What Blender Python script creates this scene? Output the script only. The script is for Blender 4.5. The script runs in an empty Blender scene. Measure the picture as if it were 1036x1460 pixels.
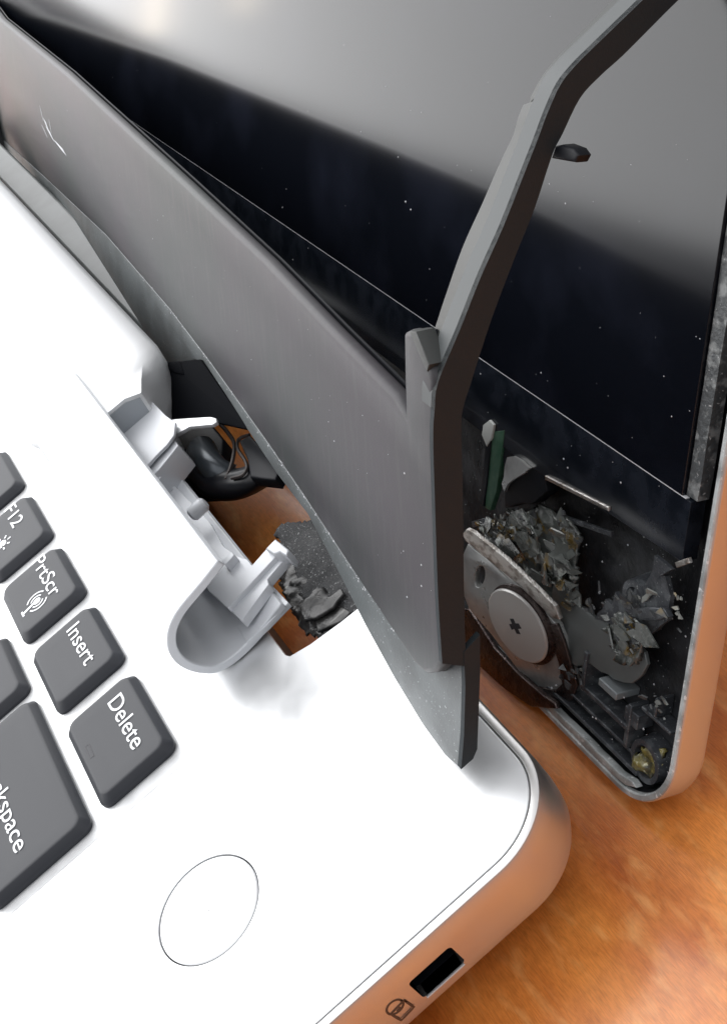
import bpy, bmesh, math, random
import numpy as np
from mathutils import Matrix, Vector
random.seed(7)
S = bpy.context.scene
COL = S.collection
# ------------------------------------------------------------------ camera
ROT = np.array([[0.42760064, 0.75385448, -0.49885981],
                [0.42357012, -0.65461262, -0.62615547],
                [-0.79859004, 0.05644237, -0.59922301]])     # rows: right, down, forward
CAM = np.array([12.17579377, 3.53004085, 12.07318815])
FPX = 2011.3156
cd = bpy.data.cameras.new('camera'); cam = bpy.data.objects.new('camera', cd); COL.objects.link(cam)
M = Matrix([[ROT[0][i], -ROT[1][i], -ROT[2][i], CAM[i]] for i in range(3)] + [[0, 0, 0, 1]])
cam.matrix_world = M
cd.sensor_fit = 'VERTICAL'; cd.sensor_height = 24; cd.lens = FPX / 1460 * 24
cd.clip_start = .1; cd.clip_end = 2000
cd.dof.use_dof = True; cd.dof.focus_distance = 15.6; cd.dof.aperture_fstop = 60
S.camera = cam
# ------------------------------------------------------------------ world and lamps
W = bpy.data.worlds.new('World'); S.world = W; W.use_nodes = True
nt = W.node_tree; bg = nt.nodes['Background']
tc = nt.nodes.new('ShaderNodeTexCoord'); sx = nt.nodes.new('ShaderNodeSeparateXYZ'); cr = nt.nodes.new('ShaderNodeValToRGB')
nt.links.new(tc.outputs['Generated'], sx.inputs[0]); nt.links.new(sx.outputs['Z'], cr.inputs[0]); nt.links.new(cr.outputs[0], bg.inputs[0])
e = cr.color_ramp.elements
e[0].position = .02; e[0].color = (.10, .10, .11, 1)
e[1].position = .45; e[1].color = (.46, .47, .49, 1)
e2 = e.new(1.0); e2.color = (1.35, 1.35, 1.38, 1)
bg.inputs[1].default_value = 1.0

def area_lamp(name, direction, dist, target, w, h, radiance, color, up):
    ld = bpy.data.lights.new(name, 'AREA'); ld.shape = 'RECTANGLE'; ld.size = w; ld.size_y = h
    ld.energy = radiance * math.pi * w * h; ld.color = color
    o = bpy.data.objects.new(name, ld); COL.objects.link(o)
    d = Vector(direction).normalized(); z = d
    x = Vector(up).cross(z).normalized(); y = z.cross(x)
    m = Matrix((x, y, z)).transposed().to_4x4(); m.translation = Vector(target) + d * dist
    o.matrix_world = m
    return o
# a tall window: its lower edge is the edge that the glossy screen mirrors
mup = Vector((-.0561, .2225, 1)).normalized()
az = math.radians(-150)
d0 = Vector((math.cos(az), math.sin(az), 0)); d0 = (d0 - mup * d0.dot(mup)).normalized()
elc = math.radians(31)
dc = d0 * math.cos(elc) + mup * math.sin(elc)
WIN_D = 100 / math.cos(math.radians(0))
win = area_lamp('window_light', dc, 100, (0, 7.5, 2.5), 190, 123, 2.8, (1.0, 1.0, 1.0), mup)
# two small warm ceiling lamps, mirrored in the screen as streaks
wx, wy, wz = [win.matrix_world.to_3x3().col[i] for i in range(3)]
for nm, a, b, w, h in (('warm_lamp', -26.0, -52.5, 2.2, 9), ('warm_lamp', -13.4, -48, 1.8, 5)):
    p = Vector(win.matrix_world.translation) + wx * a + wy * b - wz * 4
    area_lamp(nm, p - Vector((0, 7.5, 2.5)), (p - Vector((0, 7.5, 2.5))).length, (0, 7.5, 2.5), w, h, 3.4, (1.0, .80, .56), mup)
S.view_settings.view_transform = 'Standard'; S.view_settings.look = 'None'
S.view_settings.exposure = .15; S.view_settings.gamma = 1

# ------------------------------------------------------------------ helpers
def ray(px, py):
    return ROT.T @ np.array([(px - 518) / FPX, (py - 730) / FPX, 1.])
def on(px, py, n, d):
    n = np.array(n, float); r = ray(px, py)
    return CAM + r * (d - n @ CAM) / (n @ r)
class Frame:
    def __init__(s, o, u, v):
        s.o = np.array(o, float); s.u = np.array(u, float); s.u /= np.linalg.norm(s.u)
        v = np.array(v, float); v = v - s.u * (v @ s.u); s.v = v / np.linalg.norm(v); s.n = np.cross(s.u, s.v)
    def at(s, px, py, off=0):       # picture position -> (u, v) on this plane
        X = on(px, py, s.n, s.n @ s.o + off) - s.o
        return (X @ s.u, X @ s.v)
    def w(s, a, b, c=0): return s.o + s.u * a + s.v * b + s.n * c
    def mat(s, off=0):
        o = s.o + s.n * off
        return Matrix([[s.u[i], s.v[i], s.n[i], o[i]] for i in range(3)] + [[0, 0, 0, 1]])
def root_of(o):
    while o.parent: o = o.parent
    return o
def thing(name, label, cat, loc, group=None):
    o = bpy.data.objects.new(name, None); COL.objects.link(o); o.location = loc; o.empty_display_size = .3
    o['label'] = label; o['category'] = cat
    if group: o['group'] = group
    return o
def link(name, me, mat, parent=None, label=None):
    if parent is not None:
        me.transform(Matrix.Translation(-Vector(root_of(parent).location)))
    o = bpy.data.objects.new(name, me); COL.objects.link(o)
    if parent is not None: o.parent = parent
    me.materials.clear(); me.materials.append(mat)
    if label: o['label'] = label
    return o
def smooth(me, ang=35):
    me.shade_smooth(); me.set_sharp_from_angle(angle=math.radians(ang))
def mesh(verts, faces, sm=35):
    me = bpy.data.meshes.new('m'); me.from_pydata([tuple(v) for v in verts], [], faces)
    bm = bmesh.new(); bm.from_mesh(me); bmesh.ops.recalc_face_normals(bm, faces=bm.faces[:]); bm.to_mesh(me); bm.free()
    if sm: smooth(me, sm)
    return me
def plate_mesh(fr, outline, th, holes=(), bev=0, off=0):
    cu = bpy.data.curves.new('c', 'CURVE'); cu.dimensions = '2D'; cu.fill_mode = 'BOTH'
    cu.extrude = max(th / 2 - bev, 0); cu.bevel_depth = bev; cu.bevel_resolution = 2; cu.offset = -bev
    for pts in [outline] + list(holes):
        sp = cu.splines.new('POLY'); sp.points.add(len(pts) - 1); sp.use_cyclic_u = True
        for p, q in zip(sp.points, pts): p.co = (q[0], q[1], 0, 1)
    ob = bpy.data.objects.new('c', cu); COL.objects.link(ob)
    dg = bpy.context.evaluated_depsgraph_get()
    me = bpy.data.meshes.new_from_object(ob.evaluated_get(dg))
    bpy.data.objects.remove(ob); bpy.data.curves.remove(cu)
    bm = bmesh.new(); bm.from_mesh(me); bmesh.ops.remove_doubles(bm, verts=bm.verts[:], dist=1e-5)
    bmesh.ops.recalc_face_normals(bm, faces=bm.faces[:]); bm.to_mesh(me); bm.free()
    me.transform(Matrix.Translation((0, 0, -th / 2))); me.transform(fr.mat(off))
    smooth(me, 40)
    return me
def plate(name, fr, outline, th, mat, parent, holes=(), bev=0, off=0, label=None):
    return link(name, plate_mesh(fr, outline, th, holes, bev, off), mat, parent, label)
def px_plate(name, fr, pts, th, mat, parent, off=0, bev=0, holes=(), label=None, rough=0):
    o = [fr.at(x, y, off) for x, y in pts]
    if rough: o = jag(o, rough)
    hs = [[fr.at(x, y, off) for x, y in h] for h in holes]
    return plate(name, fr, o, th, mat, parent, hs, bev, off, label)
def jag(pts, amp, step=.12):
    out = []
    for i, a in enumerate(pts):
        b = pts[(i + 1) % len(pts)]; L = math.dist(a, b); n = max(1, int(L / step))
        for k in range(n):
            t = k / n; r = amp if k else amp * .3
            out.append((a[0] + (b[0] - a[0]) * t + random.uniform(-r, r), a[1] + (b[1] - a[1]) * t + random.uniform(-r, r)))
    return out
def circle(cx, cy, r, n=48): return [(cx + r * math.cos(2 * math.pi * k / n), cy + r * math.sin(2 * math.pi * k / n)) for k in range(n)]
def rrect(x0, x1, y0, y1, r, n=8, rs=None):
    rs = rs or (r, r, r, r); out = []
    for (cx, cy, a0, rr) in ((x1, y1, 0, rs[0]), (x0, y1, 90, rs[1]), (x0, y0, 180, rs[2]), (x1, y0, 270, rs[3])):
        ax = cx - rr if cx == x1 else cx + rr; ay = cy - rr if cy == y1 else cy + rr
        for k in range(n + 1):
            a = math.radians(a0 + 90 * k / n); out.append((ax + rr * math.cos(a), ay + rr * math.sin(a)))
    return out
def loft(loops, cap0=True, cap1=True, closed=True, sm=35):
    n = len(loops[0]); V = [v for l in loops for v in l]; F = []
    for i in range(len(loops) - 1):
        for k in range(n if closed else n - 1):
            a = i * n + k; b = i * n + (k + 1) % n; F.append((a, b, b + n, a + n))
    if cap0: F.append(tuple(range(n))[::-1])
    if cap1: F.append(tuple(range((len(loops) - 1) * n, len(loops) * n)))
    return mesh(V, F, sm)
def spline(pts, n=6):
    P = [np.array(p, float) for p in pts]; out = []
    for i in range(len(P) - 1):
        p0 = P[max(i - 1, 0)]; p1 = P[i]; p2 = P[i + 1]; p3 = P[min(i + 2, len(P) - 1)]
        for k in range(n):
            t = k / n
            out.append(.5 * ((2 * p1) + (-p0 + p2) * t + (2 * p0 - 5 * p1 + 4 * p2 - p3) * t * t + (-p0 + 3 * p1 - 3 * p2 + p3) * t ** 3))
    out.append(P[-1]); return out
def tube_mesh(pts, r, n=8, flat=1.0, upv=(0, 0, 1)):
    P = [np.array(p, float) for p in pts]; loops = []
    rs = r if hasattr(r, '__len__') else [r] * len(P)
    for i, p in enumerate(P):
        t = P[min(i + 1, len(P) - 1)] - P[max(i - 1, 0)]; t /= np.linalg.norm(t)
        a = np.cross(t, upv); a /= np.linalg.norm(a); b = np.cross(a, t)
        loops.append([p + rs[i] * (math.cos(2 * math.pi * k / n) * a + flat * math.sin(2 * math.pi * k / n) * b) for k in range(n)])
    return loft(loops, sm=50)
def box_mesh(fr, a0, a1, b0, b1, c0, c1):
    return loft([[fr.w(a, b, c) for a, b in ((a0, b0), (a1, b0), (a1, b1), (a0, b1))] for c in (c0, c1)])
def bevel_mod(o, w, seg=2):
    m = o.modifiers.new('bevel', 'BEVEL'); m.width = w; m.segments = seg; m.limit_method = 'ANGLE'; m.angle_limit = math.radians(30)
def join(meshes):
    bm = bmesh.new()
    for m in meshes: bm.from_mesh(m)
    me = bpy.data.meshes.new('j'); bm.to_mesh(me); bm.free(); return me

# ------------------------------------------------------------------ materials
def mat(name, col, rough=.5, metal=0, spec=.5, noise=None, bump=None, rvar=0, coat=0, ior=None):
    """noise=(scale, second colour, low, high[, stretch]); bump=(scale, strength)"""
    m = bpy.data.materials.new(name); m.use_nodes = True; t = m.node_tree; p = t.nodes['Principled BSDF']
    p.inputs['Base Color'].default_value = (*col, 1); p.inputs['Roughness'].default_value = rough
    p.inputs['Metallic'].default_value = metal; p.inputs['Specular IOR Level'].default_value = spec
    if ior: p.inputs['IOR'].default_value = ior
    if coat: p.inputs['Coat Weight'].default_value = coat; p.inputs['Coat Roughness'].default_value = .12
    tc = t.nodes.new('ShaderNodeTexCoord')
    def nz(scale, det=6, stretch=(1, 1, 1)):
        mp = t.nodes.new('ShaderNodeMapping'); mp.inputs['Scale'].default_value = stretch
        n = t.nodes.new('ShaderNodeTexNoise'); n.inputs['Scale'].default_value = scale; n.inputs['Detail'].default_value = det
        t.links.new(tc.outputs['Object'], mp.inputs[0]); t.links.new(mp.outputs[0], n.inputs[0]); return n
    if noise:
        sets = noise if isinstance(noise, list) else [noise]; last = None
        for s in sets:
            n = nz(s[0], 8, s[4] if len(s) > 4 else (1, 1, 1))
            mr = t.nodes.new('ShaderNodeMapRange'); mr.inputs[1].default_value = s[2]; mr.inputs[2].default_value = s[3]
            mx = t.nodes.new('ShaderNodeMix'); mx.data_type = 'RGBA'
            mx.inputs['A'].default_value = (*col, 1); mx.inputs['B'].default_value = (*s[1], 1)
            if last: t.links.new(last, mx.inputs['A'])
            t.links.new(n.outputs[0], mr.inputs[0]); t.links.new(mr.outputs[0], mx.inputs['Factor'])
            last = mx.outputs['Result']
        t.links.new(last, p.inputs['Base Color'])
    if rvar:
        n = nz(3.1, 8); mr = t.nodes.new('ShaderNodeMapRange'); mr.inputs[1].default_value = .3; mr.inputs[2].default_value = .7
        mr.inputs[3].default_value = max(rough - rvar, .02); mr.inputs[4].default_value = rough + rvar
        t.links.new(n.outputs[0], mr.inputs[0]); t.links.new(mr.outputs[0], p.inputs['Roughness'])
    if bump:
        n = nz(bump[0], 6, bump[2] if len(bump) > 2 else (1, 1, 1)); b = t.nodes.new('ShaderNodeBump'); b.inputs['Strength'].default_value = bump[1]; b.inputs['Distance'].default_value = .03
        t.links.new(n.outputs[0], b.inputs['Height']); t.links.new(b.outputs[0], p.inputs['Normal'])
    return m
SILVER = mat('silver_deck', (.76, .77, .78), .38, .6, rvar=.05)
SHELL = mat('silver_shell', (.72, .71, .70), .42, .97, rvar=.04)
RIMW = mat('worn_shell_rim', (.55, .58, .58), .45, .3, noise=[(2.2, (.30, .32, .32), .45, .62), (14, (.75, .76, .76), .60, .68)], bump=(20, .4))
COVER = mat('cover_plastic', (.68, .70, .73), .38, .1)
COVER_IN = mat('cover_inner_plastic', (.40, .43, .46), .42, .1)
KEY = mat('key_plastic', (.009, .011, .017), .47, 0, spec=.46, bump=(90, .04))
INK = mat('white_print', (.85, .86, .88), .5)
BLACK = mat('black_plastic', (.007, .008, .011), .5, spec=.25)
BLACKM = mat('matt_black_plastic', (.0025, .003, .0045), .8, spec=.05)
BLACKG = mat('glossy_black_plastic', (.008, .009, .012), .3, spec=.5)
GROOVE = mat('groove_dark', (.03, .03, .035), .6)
CHIN = mat('bezel_plastic', (.046, .041, .048), .45, 0, spec=.32, noise=[(.22, (.036, .041, .041), .4, .62), (9, (.054, .052, .056), .5, .75, (1, .15, .15))], bump=(60, .07))
LIP = mat('bezel_lip_plastic', (.12, .132, .135), .42, 0, noise=[(1.2, (.092, .10, .102), .45, .6), (26, (.45, .47, .47), .66, .72)], bump=(30, .2))
BSIDE = mat('bezel_edge_plastic', (.024, .030, .034), .6, 0, spec=.2, bump=(25, .15), rvar=.05)
BSTRIP = mat('bezel_strip_plastic', (.054, .061, .063), .45, 0)
BSTRIP2 = mat('bezel_inner_plastic', (.034, .037, .035), .5, 0)
LCD = mat('screen_glass', (.004, .005, .008), .13, 0, ior=1.54, noise=(.55, (.011, .013, .021), .5, .78))
LCDBAND = mat('screen_border', (.006, .008, .012), .2, 0, spec=.35, noise=(3, (.014, .017, .024), .4, .6))
TRAY = mat('tray_plastic', (.014, .015, .017), .38, .1, noise=[(3, (.030, .032, .036), .45, .6), (30, (.12, .12, .12), .68, .73)], bump=(18, .25), rvar=.12)
TRAY2 = mat('tray_rib_plastic', (.055, .06, .068), .33, .2, noise=[(6, (.11, .12, .13), .5, .62), (35, (.4, .42, .42), .66, .7)], bump=(25, .3))
STEEL = mat('steel_plate', (.60, .61, .60), .32, .65, noise=(3, (.42, .42, .42), .45, .65), bump=(14, .12), rvar=.08)
STEELE = mat('steel_edge', (.62, .60, .57), .28, 1, noise=(9, (.30, .27, .24), .5, .65), bump=(25, .5, (1, 1, 6)))
DSTEEL = mat('dark_hinge_steel', (.13, .105, .10), .30, .9, noise=(4, (.07, .05, .05), .45, .6), bump=(20, .5), rvar=.1)
SCREWM = mat('screw_steel', (.74, .73, .71), .38, .55, bump=(40, .06))
GREY = mat('grey_metal_shield', (.17, .185, .185), .45, .5, rvar=.05, bump=(8, .1))
GLUE = mat('crusted_glue', (.12, .13, .122), .2, 0, spec=.9, noise=[(1.6, (.030, .033, .030), .47, .58), (3.5, (.17, .115, .035), .56, .64), (6, (.42, .45, .42), .60, .68)], bump=(7, .8), rvar=.12)
FOAM = mat('dusty_black_foam', (.035, .036, .038), .75, 0, noise=[(24, (.35, .36, .36), .62, .70), (60, (.20, .2, .2), .6, .68)], bump=(30, .6))
TAPE = mat('crinkled_tape', (.045, .044, .043), .3, .2, noise=[(4, (.018, .018, .018), .42, .6), (6, (.20, .20, .19), .60, .72, (1, .3, 1))], bump=(7, .6), rvar=.1)
PCB = mat('green_board', (.030, .085, .050), .35, noise=(6, (.06, .12, .08), .45, .65))
PALE = mat('pale_tab', (.5, .52, .5), .5)
DUST = mat('pale_dust', (.55, .56, .58), .8)
WIRE = mat('pinkish_wire', (.05, .042, .04), .45, .4)

def wood():
    m = bpy.data.materials.new('varnished_wood'); m.use_nodes = True; t = m.node_tree; p = t.nodes['Principled BSDF']
    tc = t.nodes.new('ShaderNodeTexCoord')
    def ns(scale, st, det=8, rot=0):
        mp = t.nodes.new('ShaderNodeMapping'); mp.inputs['Scale'].default_value = st; mp.inputs['Rotation'].default_value = (0, 0, rot)
        n = t.nodes.new('ShaderNodeTexNoise'); n.inputs['Scale'].default_value = scale; n.inputs['Detail'].default_value = det; n.inputs['Distortion'].default_value = .4
        t.links.new(tc.outputs['Object'], mp.inputs[0]); t.links.new(mp.outputs[0], n.inputs[0]); return n.outputs[0]
    a = ns(.5, (1, 2.2, 1), 5, .5); b = ns(7, (1, 12, 1), 8, .5); c = ns(1.6, (1, 3.2, 1), 6, .5)
    r1 = t.nodes.new('ShaderNodeValToRGB'); r1.color_ramp.elements[0].color = (.50, .125, .018, 1); r1.color_ramp.elements[0].position = .3
    r1.color_ramp.elements[1].color = (.80, .29, .060, 1); r1.color_ramp.elements[1].position = .68
    t.links.new(a, r1.inputs[0])
    mx = t.nodes.new('ShaderNodeMix'); mx.data_type = 'RGBA'; mx.blend_type = 'MULTIPLY'
    r2 = t.nodes.new('ShaderNodeValToRGB'); r2.color_ramp.elements[0].color = (.55, .5, .45, 1); r2.color_ramp.elements[0].position = .32
    r2.color_ramp.elements[1].color = (1.08, 1.08, 1.08, 1); r2.color_ramp.elements[1].position = .6
    t.links.new(b, r2.inputs[0]); t.links.new(r1.outputs[0], mx.inputs['A']); t.links.new(r2.outputs[0], mx.inputs['B'])
    mx.inputs['Factor'].default_value = .45
    mx2 = t.nodes.new('ShaderNodeMix'); mx2.data_type = 'RGBA'; mr = t.nodes.new('ShaderNodeMapRange')
    mr.inputs[1].default_value = .52; mr.inputs[2].default_value = .75; mr.inputs[4].default_value = .5
    t.links.new(c, mr.inputs[0]); t.links.new(mr.outputs[0], mx2.inputs['Factor']); t.links.new(mx.outputs['Result'], mx2.inputs['A'])
    mx2.inputs['B'].default_value = (.90, .46, .16, 1)  # paler patches put the desk's sheen into the wood colour
    t.links.new(mx2.outputs['Result'], p.inputs['Base Color'])
    p.inputs['Roughness'].default_value = .30; p.inputs['Coat Weight'].default_value = .5; p.inputs['Coat Roughness'].default_value = .16
    sp = ns(5.5, (1, 1.3, 1), 8, .2); r3 = t.nodes.new('ShaderNodeValToRGB'); r3.color_ramp.elements[0].color = (.72, .64, .56, 1); r3.color_ramp.elements[0].position = .36
    r3.color_ramp.elements[1].color = (1.06, 1.05, 1.05, 1); r3.color_ramp.elements[1].position = .58
    m3 = t.nodes.new('ShaderNodeMix'); m3.data_type = 'RGBA'; m3.blend_type = 'MULTIPLY'; m3.inputs['Factor'].default_value = .32
    t.links.new(sp, r3.inputs[0]); t.links.new(mx2.outputs['Result'], m3.inputs['A']); t.links.new(r3.outputs[0], m3.inputs['B']); t.links.new(m3.outputs['Result'], p.inputs['Base Color'])
    bp = t.nodes.new('ShaderNodeBump'); bp.inputs['Strength'].default_value = .12; bp.inputs['Distance'].default_value = .03
    t.links.new(b, bp.inputs['Height']); t.links.new(bp.outputs[0], p.inputs['Normal'])
    return m
WOOD = wood()

# ------------------------------------------------------------------ desk
DZ = -1.78
desk = link('desk', loft([[(-75, -45, z), (55, -45, z), (55, 60, z), (-75, 60, z)] for z in (DZ - 3, DZ)]), WOOD)
desk['kind'] = 'structure'

# ------------------------------------------------------------------ laptop base
base = thing('laptop', 'silver laptop base with grey keys, keyboard half, lying at the left on the wooden desk', 'laptop', (0, 0, DZ))
H0 = Frame((0, 0, 0), (1, 0, 0), (0, 1, 0))
XR, YR, RC = 2.335, 3.92, .95       # deck right edge, rear edge, corner radius
NX, NY, NL = -2.5, 2.55, -9.5        # notch: right end, front, left end
def arc(cx, cy, r, a0, a1, n=14):
    return [(cx + r * math.cos(math.radians(a0 + (a1 - a0) * k / n)), cy + r * math.sin(math.radians(a0 + (a1 - a0) * k / n))) for k in range(n + 1)]
def deck_outline(ins=0):
    o = [(XR - ins, -18)] + arc(XR - RC, YR - RC, RC - ins, 0, 90)
    o += [(-2.36 + ins, YR - ins), (-2.40 + ins, 3.4), (-2.47 + ins, 2.9), (NX - .06 + ins, NY + .04 - ins), (NX - .14, NY - ins), (NX - .7, NY - ins)]
    o += [(NL - ins, NY - ins), (NL - ins, 3.5), (-36, 3.5), (-36, -18)]
    return o
well = rrect(-34, -2.32, -12.5, 1.35, .35, 8)
bt = circle(0, 0, .715, 72)
o = plate('palm_rest', H0, deck_outline(), .10, SILVER, base, holes=[well, bt], bev=.012)
plate('inner_frame', H0, deck_outline(.04), .08, GROOVE, base, holes=[], off=-.135)
# keyboard well: a shallow tray whose edge slopes down
wl = [rrect(-34, -2.32, -12.5, 1.35, .35, 8), rrect(-33.94, -2.42, -12.44, 1.28, .3, 8)]
link('keyboard_well', loft([[(x, y, -.006) for x, y in wl[0]], [(x, y, -.05) for x, y in wl[1]]], cap0=False), SILVER, base)
# power button
pb = link('power_button', loft([[(x, y, z) for x, y in circle(0, 0, r, 72)] for r, z in ((.697, -.09), (.697, -.012), (.68, 0), (.3, -.006), (.04, -.008))]), SILVER, base)
mk = plate('button_mark', H0, rrect(-.012, .02, -.02, .012, .008), .01, SHELL, pb, off=.001)
# side shell with undercut, swept round the right edge and the rear corner
path = [((XR + .0), -18, 1, 0)] + [(XR - RC + RC * math.cos(a), YR - RC + RC * math.sin(a), math.cos(a), math.sin(a)) for a in [math.radians(90 * k / 20) for k in range(21)]] + [(-2.36, YR, 0, 1)]
prof = [(.016, -.11), (.016, -.012), (.028, .002), (.085, .002), (.115, -.012), (.135, -.05), (.15, -.3), (.15, -.6), (.13, -.82), (.08, -.95), (-.02, -1.03), (-.35, -1.2), (-.9, -1.36), (-2.5, -1.42), (-2.5, -1.34), (-.9, -1.28), (-.3, -1.1), (-.04, -.9), (-.02, -.4), (-.02, -.11)]
sh = loft([[(x + nx * o, y + ny * o, z) for o, z in prof] for x, y, nx, ny in path], sm=30)
XW = XR + .15
# lock slot cut out of the wall
slot = []
for p in ((582, 1403), (639, 1350), (664, 1368), (606, 1426)):
    X = on(*p, (1, 0, 0), XW); slot.append((X[1], X[2]))
ys = sorted(v[0] for v in slot); zs = sorted(v[1] for v in slot)
y0, y1, z0, z1 = (ys[0] + ys[1]) / 2, (ys[2] + ys[3]) / 2, (zs[0] + zs[1]) / 2, (zs[2] + zs[3]) / 2
cut = bpy.data.objects.new('cut', loft([[(x, a, b) for a, b in rrect(y0, y1, z0, z1, .05, 4)] for x in (XW - .5, XW + .3)])); COL.objects.link(cut)
tmp = bpy.data.objects.new('tmp', sh); COL.objects.link(tmp)
bo = tmp.modifiers.new('b', 'BOOLEAN'); bo.object = cut; bo.operation = 'DIFFERENCE'; bo.solver = 'EXACT'
sh2 = bpy.data.meshes.new_from_object(tmp.evaluated_get(bpy.context.evaluated_depsgraph_get()))
bpy.data.objects.remove(tmp); bpy.data.objects.remove(cut)
smooth(sh2, 30)
shell = link('side_shell', sh2, SHELL, base)
lk = link('lock_slot', loft([[(x, a, b) for a, b in rrect(y0 - s, y1 + s, z0 - s, z1 + s, .05, 4)] for x, s in ((XW - .015, .0), (XW - .4, .0), (XW - .4, .05), (XW - .015, .05))], cap0=False, cap1=False), BLACK, base)
link('slot_floor', loft([[(x, a, b) for a, b in rrect(y0 - .04, y1 + .04, z0 - .04, z1 + .04, .05, 4)] for x in (XW - .39, XW - .30)]), BLACK, lk)
link('slot_rim', tube_mesh([(XW + .001, y0 + .03, z0 - .012), (XW + .001, y1 - .03, z0 - .012)], .014, 6), SILVER, base)
# padlock mark printed on the wall
SW = Frame((XW + .003, 0, 0), (0, 1, 0), (0, 0, 1))
def ring_pts(pts, w):
    return tube_mesh([SW.w(a, b, 0) for a, b in pts + pts[:2]], w, 6, .25, (1, 0, 0))
c0 = SW.at(563, 1436); c1 = SW.at(577, 1442)
mk1 = ring_pts([(c0[0] + .10 * math.cos(a), c0[1] + .10 * math.sin(a)) for a in [k * math.pi / 12 for k in range(24)]], .014)
sq = [SW.at(*p) for p in ((576, 1426), (590, 1436), (572, 1455), (557, 1446))]
sqd = []
for i in range(4):
    a, b = sq[i], sq[(i + 1) % 4]
    sqd += [(a[0] + (b[0] - a[0]) * t, a[1] + (b[1] - a[1]) * t) for t in (0, .25, .5, .75)]
mk2 = ring_pts(sqd, .016)
mk3 = tube_mesh([SW.w(*SW.at(571, 1436)), SW.w(*SW.at(566, 1442))], .014, 6, .25, (1, 0, 0))
INKD = mat('dark_print', (.10, .055, .035), .6)
link('padlock_mark', join([mk1, mk2, mk3]), INKD, base)
# base underside near the rear and feet
plate('bottom_cover', H0, [(XR - .8, -17), (XR - .8, YR - 1.2), (NX + .1, YR - 1.0), (NX + .1, NY - .3), (NL, NY - .3), (NL, 3.2), (-35, 3.2), (-35, -17)], .1, BLACK, base, off=-1.33)
for fx, fy in ((.9, 1.9), (-30, 1.9), (.9, -15), (-30, -15)):
    link('rubber_foot', loft([[(x, y, z) for x, y in circle(fx, fy, r, 24)] for r, z in ((.42, -1.38), (.40, DZ))]), BLACK, base)
# wall closing the hinge notch
for nm, pts in (('notch_wall', [(-2.37, YR - .03), (-2.41, 3.4), (-2.48, 2.9), (NX - .07, NY + .03), (NX - .15, NY - .01), (NX - .7, NY - .01), (NL, NY - .01)]),):
    link(nm, loft([[(x, y, -.11) for x, y in pts], [(x, y, -1.38) for x, y in pts], [(x + .05, y - .1, -1.38) for x, y in pts], [(x + .05, y - .1, -.11) for x, y in pts]], False, False, closed=False), BLACK, base)

# keys --------------------------------------------------------------
KZ = .12
P_, XD, YD, WD, WK, HY = 2.0824, -4.512, .5326, 1.7166, 1.4703, 1.045
def key_mesh(w, h):
    L = []
    g = .12
    for s, z, r in ((g, -.05, .17), (g, .0, .17), (g - .012, .012, .17), (.035, KZ - .012, .15), (.012, KZ, .14), (-.02, KZ + .003, .13), (-.25, KZ - .004, .1)):
        L.append([(x, y, z) for x, y in rrect(-s, w + s, -h - s, s, r, 7)])
    return loft(L, sm=28)
def text_mesh(txt, X0, X1, cap, fr=H0, off=0):
    cu = bpy.data.curves.new('t', 'FONT'); cu.body = txt; cu.size = 1; cu.extrude = .002; cu.offset = .002
    ob = bpy.data.objects.new('t', cu); COL.objects.link(ob)
    me = bpy.data.meshes.new_from_object(ob.evaluated_get(bpy.context.evaluated_depsgraph_get()))
    bpy.data.objects.remove(ob)
    xs = [v.co.x for v in me.vertices]; lo, hi = min(xs), max(xs)
    sxx = (X1[0] - X0[0]) / (hi - lo); k = cap / .729
    for v in me.vertices:
        v.co = Vector(fr.w(X0[0] + (v.co.x - lo) * sxx, X0[1] + v.co.y * k, off + v.co.z * .5))
    return me
def H(px, py, z=KZ): 
    X = on(px, py, (0, 0, 1), z); return (X[0], X[1])
def key(x, y, w, h, me=None, label=None):
    me = me or key_mesh(w, h)
    k = bpy.data.objects.new('key', me); COL.objects.link(k); k.parent = base
    k.location = (x, y, -DZ)
    if not me.materials: me.materials.append(KEY)
    if label: k['label'] = label
    return k
def letter(k, txt, x0, x1, yb, cap, z=KZ + .004):
    me = text_mesh(txt, (x0 - k.location.x, yb - k.location.y), (x1 - k.location.x, 0), cap, H0, z)
    me.materials.append(INK); o = bpy.data.objects.new('lettering', me); COL.objects.link(o); o.parent = k; return o
def decal(k, me, name='symbol', m=None):
    me.transform(Matrix.Translation(-Vector((k.location.x, k.location.y, 0)))); me.materials.clear(); me.materials.append(m or INK)
    o = bpy.data.objects.new(name, me); COL.objects.link(o); o.parent = k; return o
fk = key_mesh(WK, HY)
k_del = key(XD, YD, WD, HY, label='Delete key')
k_ins = key(XD - P_, YD, WK, HY, fk, 'Insert key'); k_prt = key(XD - 2 * P_, YD, WK, HY, fk, 'PrtScr key')
k_f12 = key(XD - 3 * P_, YD, WK, HY, fk, 'F12 key'); key(XD - 4 * P_, YD, WK, HY, fk, 'function key left of the F12 key')
bs = key(-6.05 + .35, -.97, 3.0, 1.50, label='Backspace key')
key(-7.62, -.97, 1.47, 1.50, label='key left of the Backspace key')
for k, t, a, b in ((k_del, 'Delete', (153, 1004), (190, 1070)), (k_ins, 'Insert', (94.4, 901), (122, 950)), (k_prt, 'PrtScr', (46, 803), (73, 853)), (k_f12, 'F12', (5, 730), (20, 753))):
    A, B = H(*a), H(*b); letter(k, t, A[0], B[0], (A[1] + B[1]) / 2, .27)
B = H(22, 1218); letter(bs, 'Backspace', B[0] - 1.98, B[0], B[1], .27)
def stroke(pts, w): return tube_mesh([(x, y, KZ + .001) for x, y in pts], w, 6, .2)
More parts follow.
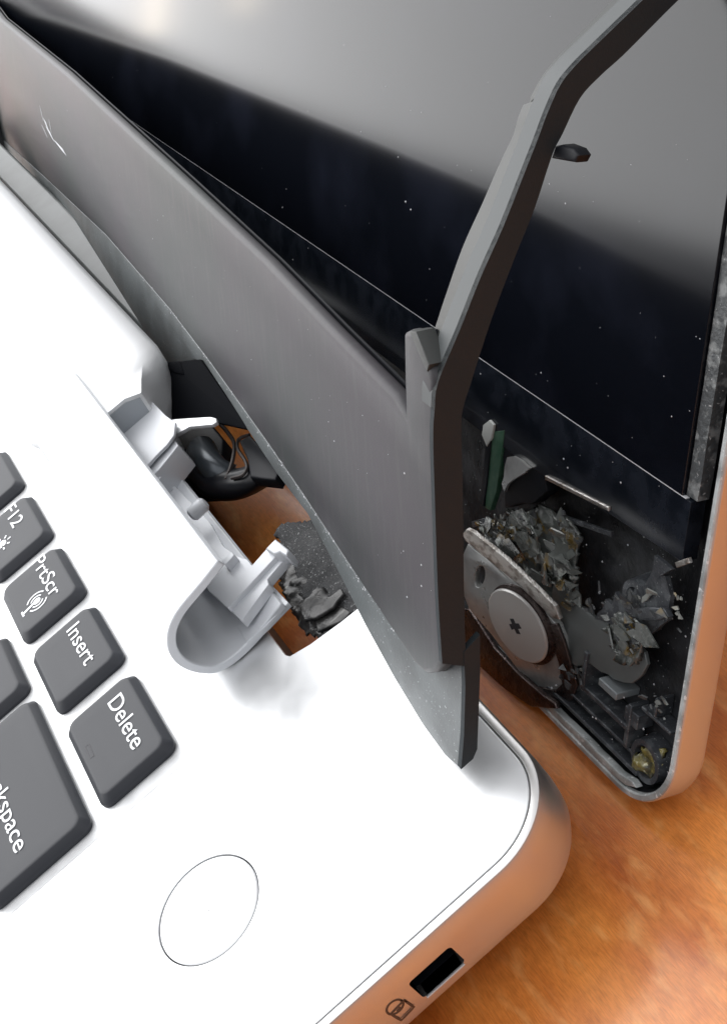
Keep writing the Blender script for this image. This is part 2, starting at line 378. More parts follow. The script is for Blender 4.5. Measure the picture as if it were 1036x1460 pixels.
# antenna mark on PrtScr, sun mark on F12, lamp outline on Delete
A = H(33, 876); Bq = H(53, 857)
ang = [math.radians(a) for a in range(-60, 61, 20)]
ms = [stroke([(A[0], A[1]), (Bq[0] - .02, Bq[1])], .026), stroke([(Bq[0] + .045 * math.cos(a), Bq[1] + .045 * math.sin(a)) for a in [k * math.pi / 5 for k in range(11)]], .03)]
for r in (.12, .20):
    for s in (1, -1): ms.append(stroke([(Bq[0] + s * r * math.cos(a), Bq[1] + r * math.sin(a)) for a in ang], .016))
ms.append(stroke([(A[0] - .07, A[1]), (A[0] + .07, A[1])], .02))
decal(k_prt, join(ms))
A = H(3, 776)
ms = [stroke([(A[0] + .05 * math.cos(a), A[1] + .05 * math.sin(a)) for a in [k * math.pi / 5 for k in range(11)]], .05)]
for k in range(8):
    a = k * math.pi / 4; ms.append(stroke([(A[0] + .13 * math.cos(a), A[1] + .13 * math.sin(a)), (A[0] + .2 * math.cos(a), A[1] + .2 * math.sin(a))], .018))
decal(k_f12, join(ms))
q4 = [H(*p) for p in ((122, 1065), (127, 1061), (134, 1078), (129, 1082))]
decal(k_del, stroke(q4 + q4[:1], .012), 'indicator_outline', GROOVE)

# ------------------------------------------------------------------ hinge cover barrel (intact, left) and the broken open length
def barrel():
    pr = [(.7, -.01), (1.0, .03), (1.25, .2), (1.45, .6), (1.8, 1.05), (2.4, 1.28), (3.1, 1.33), (3.7, 1.22), (4.02, .98), (4.12, .7), (4.05, .42), (3.85, .2), (3.5, .02), (3.3, -.3), (2.4, -.3)]
    L = []
    near = [(1.55, -.01), (1.42, .12), (1.36, .4), (1.40, .8), (1.72, 1.14), (2.4, 1.34)] + pr[6:]
    for x, t, ym in ((-8.75, 0, 3.3), (-8.77, 0, 3.32), (-9.1, 0, 3.45), (-9.5, 0, 3.72), (-9.9, 0, 3.95), (-10.3, 0, 4.08), (-10.7, 0, 9), (-11.4, .15, 9), (-12.4, .5, 9), (-13.6, .85, 9), (-15, 1, 9), (-32.6, 1, 9)):
        L.append([(x, min(ym + .12 * (bz_ - .7), a[0] * (1 - t) + b[0] * t), a[1] * (1 - t) + b[1] * t) for (a, b, bz_) in ((a, b, a[1]) for a, b in zip(near, pr))])
    return L
plate_b = link('hinge_barrel', loft(barrel(), True, True, sm=60), mat('barrel_plastic', (.88, .89, .90), .45, .05), base)
bl = barrel()[0]; cy_ = sum(p[1] for p in bl) / len(bl); cz_ = sum(p[2] for p in bl) / len(bl)
def shr(k, x): return [(x, cy_ + (p[1] - cy_) * k, cz_ + (p[2] - cz_) * k) for p in bl]
link('barrel_end', loft([shr(.93, -8.745), shr(.93, -8.735)]), COVER_IN, base)
px_plate('barrel_prong', H0, [(226, 600), (252, 597), (300, 594), (308, 596), (309, 601), (303, 605), (270, 608), (245, 622), (226, 624)], .08, SILVER, base, off=.75, bev=.015)
cover = thing('hinge_cover', 'broken open silver hinge cover trough lying along the rear of the laptop deck', 'hinge cover', (-6, 2, 0))
XU = -3.18
PX = Frame((XU, 0, 0), (0, 1, 0), (0, 0, 1))
outp = [PX.at(*p) for p in ((311, 799), (285, 832), (258, 864), (245, 885), (239, 905), (240, 926), (250, 944), (268, 956), (290, 961), (312, 959), (338, 944), (362, 922), (386, 895), (410, 866))]
outp = [tuple(p) for p in spline(outp, 3)]
def offs(pts, d):
    out = []
    for i, p in enumerate(pts):
        a = pts[max(i - 1, 0)]; b = pts[min(i + 1, len(pts) - 1)]; t = (b[0] - a[0], b[1] - a[1]); L = math.hypot(*t)
        out.append((p[0] - t[1] / L * d, p[1] + t[0] / L * d))
    return out
inn = offs(outp, .13)
xe = -10.4
def sect(x, pts): return [(x, a, b) for a, b in pts]
ring = outp + inn[::-1]
n1 = len(outp)
cv = link('cover_shell', loft([sect(XU, ring), sect(XU - .02, ring), sect(xe, ring)], sm=50), COVER, cover)
bevel_mod(cv, .02)
# inner ledges, ribs and prongs
zi = min(p[1] for p in inn)
def cbox(nm, x0, x1, y0, y1, z0, z1, m=COVER, bv=.02):
    o = link(nm, box_mesh(H0, x0, x1, y0, y1, z0, z1), m, cover); bevel_mod(o, bv); return o
def cpl(nm, z, pts, th=.07, m=None, bv=.012): return px_plate(nm, HC, pts, th, m or COVER, cover, z, bv)
HC = Frame((0, 0, 0), (1, 0, 0), (0, 1, 0))
cpl('inner_floor', .34, [(150, 600), (200, 655), (214, 648), (226, 670), (272, 716), (299, 744), (318, 778), (340, 795), (330, 840), (297, 841), (200, 730)])
cpl('upper_panel', .86, [(122, 580), (150, 548), (205, 560), (236, 592), (250, 602), (248, 620), (238, 634), (222, 650), (206, 668), (196, 652)], .06)
cpl('inner_shelf', .52, [(300, 795), (333, 791), (352, 797), (359, 806), (390, 771), (400, 786), (325, 867), (297, 842)], .12)
cpl('lower_shelf', .44, [(402, 784), (413, 788), (381, 826), (383, 833), (344, 885), (324, 866)], .16)
cpl('rear_flap', .20, [(384, 830), (411, 859), (378, 893), (352, 915), (338, 893)], .1)
cpl('rib', .66, [(316, 800), (330, 786), (334, 791), (321, 806)], .5)
cpl('rib', .75, [(205, 668), (232, 638), (250, 628), (254, 635), (228, 668), (216, 680)], .5)
cpl('rib', .66, [(214, 684), (224, 674), (230, 680), (218, 692)], .45)
cpl('prong', .62, [(378, 782), (392, 768), (411, 783), (408, 792), (398, 786), (390, 790)], .3, bv=.03)
tb = link('peg', tube_mesh([Z_ for Z_ in (on(272, 736, (0, 0, 1), .62), on(293, 716, (0, 0, 1), .66))], .12, 14), COVER, cover)
tb.modifiers.new('b', 'BEVEL').width = .04

# ------------------------------------------------------------------ hinge remains seen through the notch
hin = thing('hinge_clip', 'curved black hinge clip showing in the gap above the orange desk wood', 'hinge clip', (-8.5, 4, -.5))
ZC = -.25
def Z(px, py, z): return on(px, py, (0, 0, 1), z)
hook = spline([Z(*p, ZC) for p in ((283, 640), (286, 668), (306, 688), (340, 690), (372, 676), (400, 655))], 5)
link('hook', tube_mesh(hook, [.22 + .07 * math.sin(i / 25 * 3.1) for i in range(len(hook))], 12, .8), BLACKG, hin)
wr = spline([Z(*p, -.05) for p in ((306, 596), (325, 617), (334, 634), (331, 660), (322, 684))], 4)
link('wire', tube_mesh(wr, .035, 6), WIRE, hin)
wr = spline([Z(*p, -.0) for p in ((356, 620), (341, 626), (339, 640), (349, 656), (352, 668), (345, 678), (330, 682))], 4)
link('wire', tube_mesh(wr, .03, 6), WIRE, hin)
HZ = Frame((0, 0, 0), (1, 0, 0), (0, 1, 0))
px_plate('hinge_flap', HZ, [(340, 628), (356, 620), (400, 668), (392, 684), (356, 680), (352, 655)], .25, BLACK, hin, off=.1, bev=.04)
px_plate('hinge_body', HZ, [(238, 624), (262, 612), (300, 603), (318, 625), (316, 668), (300, 698), (262, 700), (232, 668)], .35, BLACK, hin, off=-.55, bev=.06)  # black plate painting the shaded hollow inside the barrel
pin = link('metal_pin', tube_mesh(spline([Z(288, 640, -.2), Z(298, 660, -.1), Z(312, 674, -.15), Z(330, 682, -.3)], 5), .24, 16), mat('pin_steel', (.06, .07, .08), .3, .4), hin)
flap = thing('hinge_flap', 'matt black plastic flap sticking up behind the rounded end of the intact hinge barrel', 'plastic flap', (-9.8, 4.2, .4))
VY = Frame((0, 4.1, .55), (1, 0, 0), (0, .9, .45))
px_plate('flap_plate', VY, [(215, 522), (240, 516), (285, 512), (352, 606), (352, 612), (300, 601), (235, 606), (230, 560)], .12, BLACKM, flap, bev=.02)
px_plate('flap_hook', VY, [(230, 521), (256, 516), (262, 534), (250, 532)], .2, BLACKM, flap, bev=.02, off=.02)

def crumple(fr, pts, off, amp, step, seed, base_h=0, curve=None):
    """uneven skin over a picture-traced outline on a plane"""
    rnd = random.Random(seed); P = [fr.at(x, y, off) for x, y in pts]
    x0 = min(p[0] for p in P); x1 = max(p[0] for p in P); y0 = min(p[1] for p in P); y1 = max(p[1] for p in P)
    def inside(x, y):
        c = False; j = len(P) - 1
        for i in range(len(P)):
            if (P[i][1] > y) != (P[j][1] > y) and x < (P[j][0] - P[i][0]) * (y - P[i][1]) / (P[j][1] - P[i][1]) + P[i][0]: c = not c
            j = i
        return c
    nx = int((x1 - x0) / step) + 2; ny = int((y1 - y0) / step) + 2
    V = {}; verts = []; F = []
    from mathutils import noise
    for i in range(nx):
        for j in range(ny):
            x = x0 + i * step + rnd.uniform(-.35, .35) * step; y = y0 + j * step + rnd.uniform(-.35, .35) * step
            h = amp * (noise.noise(Vector((x * 1.6 + seed, y * 1.6, 0))) * 1.2 + abs(noise.noise(Vector((x * 4 + seed, y * 4, 3)))) * 1.1 + noise.noise(Vector((x * 9, y * 9, seed))) * .4)
            if curve: h += curve(x, y)
            V[i, j] = len(verts); verts.append(fr.w(x, y, off + base_h + h))
    for i in range(nx - 1):
        for j in range(ny - 1):
            cx = x0 + (i + .5) * step; cy = y0 + (j + .5) * step
            if inside(cx, cy): F.append((V[i, j], V[i + 1, j], V[i + 1, j + 1], V[i, j + 1]))
    me = mesh(verts, F, 60)
    bm = bmesh.new(); bm.from_mesh(me); bmesh.ops.delete(bm, geom=[v for v in bm.verts if not v.link_faces], context='VERTS')
    bmesh.ops.triangulate(bm, faces=bm.faces[:])
    r = bmesh.ops.extrude_face_region(bm, geom=bm.faces[:])
    vs = [g for g in r['geom'] if isinstance(g, bmesh.types.BMVert)]
    bmesh.ops.translate(bm, verts=vs, vec=Vector(fr.n * -.05)); bmesh.ops.recalc_face_normals(bm, faces=bm.faces[:])
    bm.to_mesh(me); bm.free(); return me
foam = thing('foam_pad', 'dusty black foam pad with crinkled tape between deck edge and bezel lip', 'foam pad', (-4, 3.8, -.3))
link('foam_sheet', crumple(HZ, [(392, 756), (400, 748), (446, 740), (480, 790), (530, 870), (550, 925), (510, 905), (470, 880), (430, 850), (415, 800), (398, 776)], -.1, .05, .07, 3), FOAM, foam)
link('crinkled_tape', crumple(HZ, [(398, 800), (420, 792), (440, 820), (470, 850), (492, 840), (500, 862), (520, 885), (488, 892), (455, 908), (432, 900), (410, 860), (392, 815)], -.14, .07, .05, 17, .0), TAPE, foam)

px_plate('tape_fold', HZ, [(424, 862), (448, 848), (470, 850), (486, 838), (490, 846), (474, 866), (450, 880), (434, 884)], .06, TAPE, foam, off=.02, bev=.02, rough=.012)
px_plate('tape_fold', HZ, [(446, 884), (462, 868), (484, 862), (500, 872), (490, 884), (470, 892), (452, 900)], .06, TAPE, foam, off=-.06, bev=.02, rough=.012)

# ------------------------------------------------------------------ screen lid
TH = math.radians(54.5)
LF = Frame((2.4, 6.378, .974), (1, 0, 0), (0, math.cos(TH), math.sin(TH)))
lid = thing('laptop_screen', 'open laptop screen half with black glass and smashed hinge corner standing behind the base', 'laptop screen', (0, 4.7, DZ))
WB, WT, AL = -3.07, 17.5, -35.0
def lr(ins, r): return rrect(AL + ins, -ins, WB + ins, WT - ins, max(r - ins, .05), 12)
R0 = .95
def LL(pts, n): return [LF.w(a, b, n) for a, b in pts]
link('back_shell', loft([LL(lr(.09, R0), -.42), LL(lr(.09, R0), -.03), LL(lr(.05, R0), -.012), LL(lr(.015, R0), -.012), LL(lr(0, R0), -.03), LL(lr(0, R0), -.34), LL(lr(.04, R0), -.43), LL(lr(.16, R0), -.5), LL(lr(.4, R0), -.54)], cap0=False, sm=35), SHELL, lid)
link('shell_rim', loft([LL(lr(.11, R0), -.1), LL(lr(.10, R0), -.015), LL(lr(.08, R0), .004), LL(lr(.025, R0), .004), LL(lr(.01, R0), -.012), LL(lr(.05, R0), -.03)], False, False), RIMW, lid, 'scraped pale rim round the open tray')
link('inner_tray', loft([LL(lr(.11, R0), -.05), LL(lr(.125, R0), -.34), LL(lr(.3, R0), -.345), LL(lr(.9, R0), -.345)], cap0=False), TRAY, lid)
plate('rim_ledge', LF, jag([(-9, WB + .10), (-1.05, WB + .10), (-.80, WB + .14), (-.60, WB + .24), (-.70, WB + .27), (-.95, WB + .21), (-9, WB + .20)], .008, .15), .1, RIMW, lid, off=-.006, bev=.012)
# screen panel
def lidplate(nm, pts, th, m, off=0, bev=0, label=None, rough=0, holes=()): return px_plate(nm, LF, pts, th, m, lid, off, bev, holes, label, rough)
plate('screen_panel', LF, [(AL + .6, .985), (-.56, .985), (-.56, WT - .5), (AL + .6, WT - .5)], .2, LCD, lid, bev=.008, off=0)
brd = [(AL + .6, .02), (-4.55, .02), (-3.03, .06), (-1.79, .2), (-.42, .27), (-.42, .97), (AL + .6, .97)]
plate('screen_border', LF, brd, .2, LCDBAND, lid, bev=.004, off=-.012)
plate('panel_edge_line', LF, [(AL + .6, .972), (-.5, .972), (-.5, .983), (AL + .6, .983)], .05, DUST, lid, off=-.006)
plate('edge_tape', LF, jag([(-.54, 1.0), (-.36, 1.0), (-.33, 5), (-.33, 9), (-.33, WT - .5), (-.54, WT - .5)], .012, .3), .15, mat('grey_edge_tape', (.06, .065, .068), .5, noise=[(7, (.20, .21, .21), .5, .62), (24, (.4, .4, .4), .64, .7)], bump=(16, .6)), lid, off=-.04)
LOW = mat('lid_lower_cover', (.085, .095, .095), .45, 0, noise=(1.0, (.065, .072, .072), .4, .6))
bevel_mod(link('lower_cover', box_mesh(H0, -32.6, -13, 4.15, 4.9, -.9, -.35), LOW, lid), .1, 4)
# metal strip and channel details
def strip(nm, p, q, w, m, off, th=.05, label=None):
    a = np.array(LF.at(*p, off)); b = np.array(LF.at(*q, off)); t = b - a; t /= np.linalg.norm(t); n = np.array([-t[1], t[0]]) * w / 2
    return plate(nm, LF, [tuple(a - n), tuple(b - n), tuple(b + n), tuple(a + n)], th, m, lid, off=off, bev=min(.01, th / 4), label=label)
strip('metal_strip', (776, 681), (866, 726), .05, STEELE, .02)
strip('tray_rib', (800, 738), (870, 762), .06, TRAY2, -.15)
strip('metal_strip', (962, 806), (981, 799), .06, STEELE, .0)
strip('tray_rib', (693, 742), (672, 748), .08, TRAY2, -.1)
# small circuit strip
px_plate('circuit_strip', LF, [(700, 616), (718, 614), (714, 650), (707, 700), (698, 728), (691, 724), (693, 690), (697, 650)], .08, PCB, lid, off=.0, bev=.01)
px_plate('circuit_edge', LF, [(692, 622), (700, 616), (693, 690), (688, 722), (686, 700)], .1, BLACK, lid, off=.02, bev=.01)
px_plate('pale_tab', LF, [(697, 599), (703, 606), (700, 625), (693, 637), (686, 620), (688, 606)], .04, PALE, lid, off=.03, bev=.01)
# dark cavity walls round the hinge bay
px_plate('hinge_bay_block', LF, [(716, 650), (722, 618), (745, 640), (775, 668), (778, 700), (760, 716), (720, 724)], .2, BLACK, lid, off=-.02, bev=.02, rough=.02)
px_plate('torn_metal_tab', LF, [(722, 652), (742, 656), (755, 668), (738, 680), (718, 700), (714, 690)], .04, STEEL, lid, off=.03, rough=.03)
px_plate('grey_shield', LF, [(790, 800), (818, 812), (822, 862), (846, 880), (862, 884), (880, 900), (898, 905), (918, 930), (922, 948), (914, 962), (900, 974), (882, 972), (856, 958), (840, 946), (820, 950), (806, 940), (800, 900), (785, 860)], .05, GREY, lid, off=-.08, bev=.01, rough=.018)
link('crusted_glue', crumple(LF, [(682, 745), (706, 742), (722, 728), (745, 735), (770, 720), (790, 735), (812, 742), (824, 770), (822, 800), (826, 830), (818, 862), (800, 880), (778, 850), (752, 815), (725, 790), (700, 775)], -.12, .08, .04, 5, .0), GLUE, lid, 'crusted pale glue and torn foil above the hinge plate')
link('glue_clump', crumple(LF, [(858, 900), (872, 880), (888, 872), (905, 880), (916, 900), (925, 920), (912, 945), (893, 940), (880, 918)], -.05, .14, .05, 9, .05), GLUE, lid)
link('glue_clump', crumple(LF, [(912, 1072), (925, 1062), (944, 1070), (946, 1092), (932, 1108), (914, 1098)], -.2, .1, .045, 21, .03), mat('yellowed_glue', (.22, .19, .06), .2, spec=.8, noise=[(6, (.05, .05, .03), .45, .6), (14, (.6, .6, .4), .62, .7)], bump=(12, .8)), lid, 'yellowed glue on the corner post')
# ribs and posts of the tray corner
def lbox(nm, a0, a1, b0, b1, c0, c1, m=TRAY2, bv=.015):
    o = link(nm, box_mesh(LF, a0, a1, b0, b1, c0, c1), m, lid); bevel_mod(o, bv); return o
lbox('tray_rib', -3.4, -.75, -2.80, -2.74, -.34, -.10)
lbox('tray_rib', -2.6, -.95, -2.62, -2.57, -.34, -.14)
lbox('tray_rib', -1.9, -1.02, -2.30, -2.23, -.34, -.06)
lbox('tray_rib', -1.95, -1.88, -2.30, -1.75, -.34, -.04)
lbox('tray_rib', -1.05, -.98, -2.55, -1.95, -.34, -.08)
lbox('raised_block', -1.55, -1.18, -1.98, -1.88, -.34, .0, mat('pale_block', (.22, .24, .25), .4, .2))
lbox('raised_block', -1.12, -.86, -2.22, -2.02, -.34, -.1)
lbox('tray_rib', -.86, -.3, -1.92, -1.87, -.34, -.12)
lbox('tray_rib', -.62, -.57, -1.85, -1.6, -.34, -.1)
a, b = LF.at(926, 1084, -.2)
pr = link('screw_post', loft([[LF.w(x, y, c) for x, y in circle(a, b, r, 28)] for r, c in ((.30, -.34), (.27, -.12), (.20, -.12), (.19, -.3))], False, True), TRAY2, lid)
a, b = LF.at(918, 850, -.2)
link('screw_post', loft([[LF.w(x, y, c) for x, y in circle(a, b, r, 24)] for r, c in ((.26, -.34), (.22, -.05), (.14, -.05), (.13, -.3))], False, True), TRAY2, lid)
px_plate('torn_tab', LF, [(932, 792), (950, 806), (956, 812), (940, 822), (930, 812)], .05, TRAY2, lid, off=-.02, rough=.01)
px_plate('snapped_clip', LF, [(905, 868), (925, 866), (945, 868), (952, 880), (930, 886), (910, 884)], .08, TRAY2, lid, off=.0, bev=.015)
px_plate('broken_tray_edge', LF, [(846, 882), (858, 868), (862, 854), (872, 862), (876, 844), (886, 858), (892, 832), (903, 846), (907, 826), (918, 838), (930, 812), (948, 822), (955, 850), (950, 885), (925, 905), (895, 905), (870, 890)], .06, TRAY2, lid, off=-.06, rough=.015)
# shards: broken bits too many and too small to pick apart
rnd = random.Random(4); sh_m = []
def shard(px, py, size, off, tilt=.9):
    a, b = LF.at(px, py, off); n = rnd.randint(3, 5); c = LF.w(a, b, off)
    ax = Vector([rnd.gauss(0, 1) for _ in range(3)]).normalized(); rm = np.array(Matrix.Rotation(rnd.uniform(-tilt, tilt), 3, ax))
    l0, l1 = [], []
    for k in range(n):
        t = 2 * math.pi * k / n + rnd.uniform(-.4, .4); r = size * rnd.uniform(.5, 1.3)
        v = rm @ (LF.u * r * math.cos(t) + LF.v * r * math.sin(t) * .6); l0.append(c + v); l1.append(c + v + rm @ LF.n * .02)
    return loft([l0, l1], sm=0)
for cx, cy, sx_, sy_, n, s in ((905, 860, 26, 20, 34, .085), (895, 915, 24, 20, 30, .07), (968, 870, 6, 28, 8, .045), (800, 770, 22, 40, 18, .06), (820, 965, 20, 12, 14, .07), (940, 1000, 22, 25, 10, .06), (735, 740, 26, 12, 14, .07), (840, 860, 6, 10, 8, .06)):
    for _ in range(n):
        sh_m.append(shard(rnd.gauss(cx, sx_ * .6), rnd.gauss(cy, sy_ * .6), s * rnd.uniform(.4, 1.3), rnd.uniform(-.15, .1)))
fl = []
for cx, cy, sx_, sy_, n, s in ((745, 765, 26, 14, 34, .17), (795, 800, 16, 26, 34, .17), (715, 752, 16, 8, 12, .12), (892, 905, 16, 20, 22, .14), (815, 850, 6, 14, 10, .1)):
    for _ in range(n):
        fl.append(shard(rnd.gauss(cx, sx_ * .75), rnd.gauss(cy, sy_ * .75), s * rnd.uniform(.4, 1.5), rnd.uniform(-.08, .08), .75))
o = link('torn_flakes', join(fl), GLUE, lid, 'jagged glossy flakes of torn plastic and glue'); o['kind'] = 'stuff'
o = link('broken_bits', join(sh_m), mat('shard_plastic', (.06, .063, .066), .28, .1, noise=[(1.5, (.28, .29, .27), .5, .6), (2.5, (.22, .16, .06), .58, .68)]), lid); o['kind'] = 'stuff'
# dust on the screen glass and in the tray
dm = []
def speck(c, s, fr=LF):
    V = [c + fr.u * s, c + fr.v * s * .8, c - fr.u * s * .9, c - fr.v * s, c + fr.n * s * .6]
    return mesh(V, [(0, 1, 4), (1, 2, 4), (2, 3, 4), (3, 0, 4), (3, 2, 1, 0)], 0)
for _ in range(430):
    px, py = rnd.uniform(150, 1030), rnd.uniform(20, 700)
    if rnd.random() > .12 + .5 * (py / 700) ** 2: continue
    a, b = LF.at(px, py, 0)
    if a > -.6 or b < .1: continue
    s = .005 + .016 * rnd.random() ** 4
    dm.append(speck(LF.w(a, b, .001 if b > 1 else -.011), s))
for _ in range(380):
    px, py = rnd.uniform(650, 1000), rnd.uniform(600, 1110)
    a, b = LF.at(px, py, -.3)
    if a > -.2 or b < WB + .3: continue
    dm.append(speck(LF.w(a, b, rnd.choice((-.34, -.33, -.1))), .006 + .02 * rnd.random() ** 4))
o = link('dust', join(dm), DUST, lid); o['kind'] = 'stuff'

# ------------------------------------------------------------------ hinge bracket on the lid
hb = thing('hinge_bracket', 'bent steel hinge bracket with a big flat screw at the smashed screen corner', 'hinge bracket', tuple(LF.w(-3.3, -2.2, .2)))
a66 = math.radians(66); wv = np.array([0, math.cos(a66), math.sin(a66)]); b12 = math.radians(13)
uv = np.array([math.cos(b12), 0, 0]) + math.sin(b12) * np.cross(wv, [1, 0, 0])
BF = Frame(on(735, 893, LF.n, LF.n @ LF.o + .15), uv, wv)
px_plate('bracket_plate', BF, [(659, 792), (666, 776), (700, 802), (740, 842), (775, 872), (793, 892), (803, 915), (812, 945), (822, 978), (815, 998), (800, 1006), (785, 1000), (765, 986), (740, 958), (700, 905), (668, 868), (661, 850)], .10, STEEL, hb, bev=.012, holes=[[(683 + 7 * math.cos(t) * 1.0 - 3.5 * math.sin(t), 822 + 15 * math.sin(t) + 3 * math.cos(t)) for t in [k * math.pi / 12 for k in range(24)]]])
px_plate('bracket_flange', BF, [(658, 762), (664, 755), (673, 759), (720, 797), (760, 835), (790, 865), (797, 884), (787, 882), (771, 866), (738, 834), (698, 801), (664, 772)], .07, STEELE, hb, off=.03, bev=.012, label='bright worn upper flange')
px_plate('hinge_leaf', LF, [(650, 868), (668, 868), (684, 892), (705, 925), (740, 962), (772, 990), (790, 1002), (792, 1011), (756, 1008), (720, 984), (684, 952), (652, 915)], .08, DSTEEL, hb, off=.05, bev=.02)
px_plate('bracket_arm', BF, [(777, 892), (793, 890), (803, 915), (812, 945), (822, 978), (815, 998), (800, 1006), (780, 996), (765, 980), (790, 985), (800, 975), (795, 945)], .05, DSTEEL, hb, off=.035, bev=.015)
a, b = BF.at(735, 894, .1)
rs = .53
sc = link('screw', loft([[BF.w(x, y, c) for x, y in circle(a, b, r, 48)] for r, c in ((rs * .8, .0), (rs * .97, .05), (rs, .06), (rs, .075), (rs * .96, .09), (rs * .3, .095))], sm=30), SCREWM, hb, 'big flat screw head')
def cross(cx, cy, L, w, rot):
    pts = [(L, w), (w, w), (w, L), (-w, L), (-w, w), (-L, w), (-L, -w), (-w, -w), (-w, -L), (w, -L), (w, -w), (L, -w)]
    return [(cx + x * math.cos(rot) - y * math.sin(rot), cy + x * math.sin(rot) + y * math.cos(rot)) for x, y in pts]
plate('screw_recess', BF, jag(cross(a - .02, b, .11, .04, .5), .022, .05), .02, GROOVE, sc, off=.099)  # raised dark cross, its colour gives the shade of a cut recess
link('screw_washer', loft([[BF.w(x, y, c) for x, y in circle(a + .05, b + .02, r, 40)] for r, c in ((rs * 1.08, .0), (rs * 1.08, .04), (rs * .9, .05))]), DSTEEL, hb)

# ------------------------------------------------------------------ detached screen bezel
XB = 1.3
SX = Frame((XB, 0, 0), (0, 1, 0), (0, 0, 1))
def sx3(px, py): return on(px, py, (1, 0, 0), XB)
B0 = sx3(632, 945); B1 = sx3(620, 600)
dl = np.array([-.9954, .0950, .0140])
BZ = Frame(B0, -dl, B1 - B0)
bez = thing('screen_bezel', 'loose grey screen bezel pulled off and hanging over the hinge gap', 'bezel', tuple(B0))
def ext(fr, uvp, d=9):  # carry an outline point on to the left, along the strip
    return (uvp[0] - d, uvp[1])
top = [(0, 27), (92, 103), (259, 259), (378, 373), (470, 470), (560, 562), (577, 592)]
legp = [(575, 540), (574, 474), (580, 471), (590, 474), (601, 500), (612, 527), (617, 545), (616, 570), (617, 600), (619, 700), (625, 850), (630, 925), (628, 948), (619, 960), (606, 962), (592, 950)]
bot = [(560, 902), (500, 812), (430, 705), (380, 632), (299, 518), (240, 440), (150, 335), (60, 250), (0, 196)]
T = [BZ.at(*p) for p in top]; G = [BZ.at(*p) for p in legp]; Bt = [BZ.at(*p) for p in bot]
outl = [ext(BZ, T[0], 13)] + T + G + Bt + [ext(BZ, Bt[-1], 13)]
plate('bezel_face', BZ, outl, .2, CHIN, bez, bev=.07)
plate('bezel_back', BZ, [(a + (.03 if a < -.5 else -.05), b) for a, b in outl], .03, BLACK, bez, off=-.205)
# lip folded below the face
C0 = sx3(662, 952); C1 = on(655, 1097, (1, 0, 0), XB)
LP = Frame(C0, -dl, C0 - C1)
crease = [(662, 945), (640, 940), (606, 930), (560, 885), (500, 812), (430, 705), (380, 632), (299, 518), (240, 440), (150, 335), (60, 250), (0, 196)]
lo = [(-12, 262), (42, 322), (122, 420), (185, 494), (222, 530), (277, 513), (345, 604), (392, 675), (436, 733), (478, 812), (518, 891), (560, 968), (600, 1034), (632, 1078), (650, 1094), (657, 1097), (661, 1088)]
CU = [LP.at(*p) for p in crease]; LO = [LP.at(*p) for p in lo]
CU = [(min(a, 0), b) for a, b in CU]; LO = [(min(a, 0), b) for a, b in LO]
plate('bezel_lip', LP, CU + [ext(LP, CU[-1])] + [ext(LP, LO[0])] + LO, .05, LIP, bez, bev=.02, off=-.02)
px_plate('lip_end', Frame((XB + .012, 0, 0), (0, 1, 0), (0, 0, 1)), [(661, 930), (684, 905), (684, 960), (680, 1068), (674, 1082), (657, 1097), (661, 1050), (663, 980)], .08, BSIDE, bez)
# side strip, bowed forward and bending back to the screen at the top
st = [((630, 946), (664, 950)), ((624, 850), (661, 850)), ((619, 700), (659, 700)), ((617, 620), (657, 610)), ((619, 585), (660, 580)), ((624, 545), (670, 548)), ((655, 470), (700, 455)), ((686, 392), (736, 360)), ((716, 325), (761, 298)), ((746, 249), (780, 240)), ((766, 198), (790, 212)), ((779, 163), (801, 191)), ((798, 121), (826, 140)), ((820, 93), (855, 108)), ((846, 67), (886, 80)), ((880, 34), (924, 42)), ((913, 2), (966, 0)), ((975, -60), (1040, -70))]
nfirst = 4
_f = spline([q[0] for q in st], 4); _b = spline([q[1] for q in st], 4); st = list(zip(_f, _b)); nfirst = 16
loops = []; side = []; bevs = []
for i, (f, bk) in enumerate(st):
    P0, P1 = sx3(*f), sx3(*bk)
    side.append([P0 + np.array([.003, 0, 0]), P1 + np.array([.003, 0, 0]), P1 - np.array([.07, 0, 0]), P0 - np.array([.07, 0, 0])])
    if i >= nfirst:
        dn = (P1 - P0); dn /= np.linalg.norm(dn)
        k = min(1, (i - nfirst) / 8); w1, w2 = .26 + .03 * k, .52 + .10 * k
        X = np.array([1., 0, 0])
        loops.append([P0 - X * .002, P0 - X * w1 + dn * .0, P0 - X * w1 + dn * .24, P1 - X * .07])
        bevs.append([P0 - X * w1 + dn * .004, P0 - X * w2 + dn * .15, P0 - X * w2 + dn * .22, P0 - X * w1 + dn * .2])
link('bezel_side', loft(side, sm=40), BSIDE, bez, 'dark outer edge of the bezel')
o = link('bezel_strip', loft(loops, sm=20), BSTRIP, bez, 'narrow pale strip bending back towards the screen')
nb = 46 - nfirst
link('inner_bevel', loft(bevs[:nb], sm=25), BSTRIP2, bez)
gap = [np.array(q) for q in bevs[nb]]; g0 = [.5 * a_ + .5 * b_ for a_, b_ in zip(bevs[nb - 1], gap)]
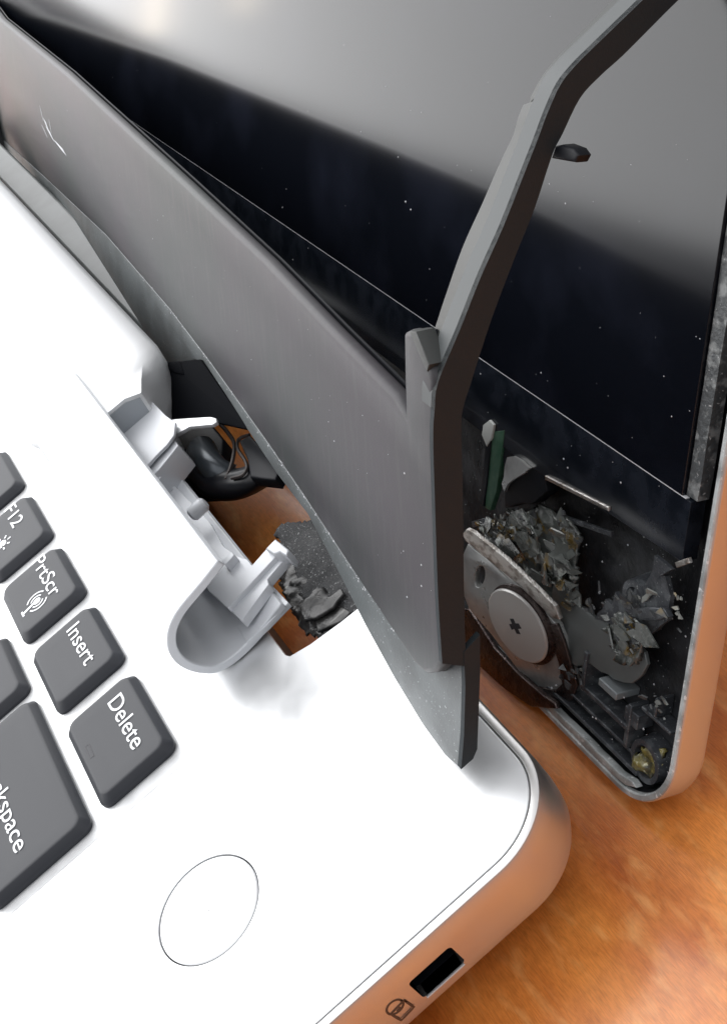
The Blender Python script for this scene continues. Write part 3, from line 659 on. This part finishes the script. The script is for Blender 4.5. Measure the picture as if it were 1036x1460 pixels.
g0 = [q + (np.array([.09, 0, 0]) if i in (1, 2) else 0) for i, q in enumerate(g0)]
link('inner_bevel', loft([g0] + [[q + (np.array([.06, 0, 0]) if i in (1, 2) else 0) for i, q in enumerate(l)] for l in bevs[nb:]], sm=25), BSTRIP2, bez)
px_plate('snap_hook', Frame(sx3(790, 215) - np.array([.05, 0, 0]), (1, 0, 0), LF.v), [(790, 208), (800, 206), (816, 212), (823, 222), (818, 232), (806, 230), (784, 226)], .16, BLACK, bez, bev=.03)
# torn inner lip beside the slot, scuffs, crumbs
px_plate('torn_lip', BZ, [(583, 472), (592, 473), (611, 520), (608, 530), (601, 516)], .2, BSTRIP2, bez, off=.012, bev=.01)
sm_ = []
for p, q, w in (((57, 150), (62, 172), .03), ((62, 168), (70, 186), .05), ((66, 180), (78, 202), .045), ((60, 178), (68, 196), .02), ((78, 200), (92, 218), .035), ((70, 170), (74, 190), .02), ((86, 208), (95, 222), .03)):
    A_, B_ = BZ.at(*p), BZ.at(*q)
    sm_.append(tube_mesh([BZ.w(*A_, .004), BZ.w(*[(u + v) / 2 + .02 for u, v in zip(A_, B_)], .006), BZ.w(*B_, .004)], [.01, w, .01], 6, .15, tuple(BZ.n)))
link('scuff_mark', join(sm_), DUST, bez)
dm = []
for _ in range(220):
    px, py = rnd.uniform(60, 620), rnd.uniform(120, 940)
    a, b = BZ.at(px, py)
    if 0.1 < b < 2.2 and a < -.1: dm.append(speck(BZ.w(a, b, .001), .005 + .012 * rnd.random() ** 3, BZ))
for i in range(len(bot) - 1):     # scraped crumbs on the lower crease
    for k in range(34):
        t = rnd.random(); p = (bot[i][0] * (1 - t) + bot[i + 1][0] * t + rnd.uniform(-1, 3), bot[i][1] * (1 - t) + bot[i + 1][1] * t + rnd.uniform(-1, 2))
        if p[1] < 380 and rnd.random() < .7: continue
        a, b = BZ.at(*p); dm.append(speck(BZ.w(a, b, -.004), .006 + .016 * rnd.random() ** 3, BZ))
o = link('dust', join(dm), DUST, bez); o['kind'] = 'stuff'
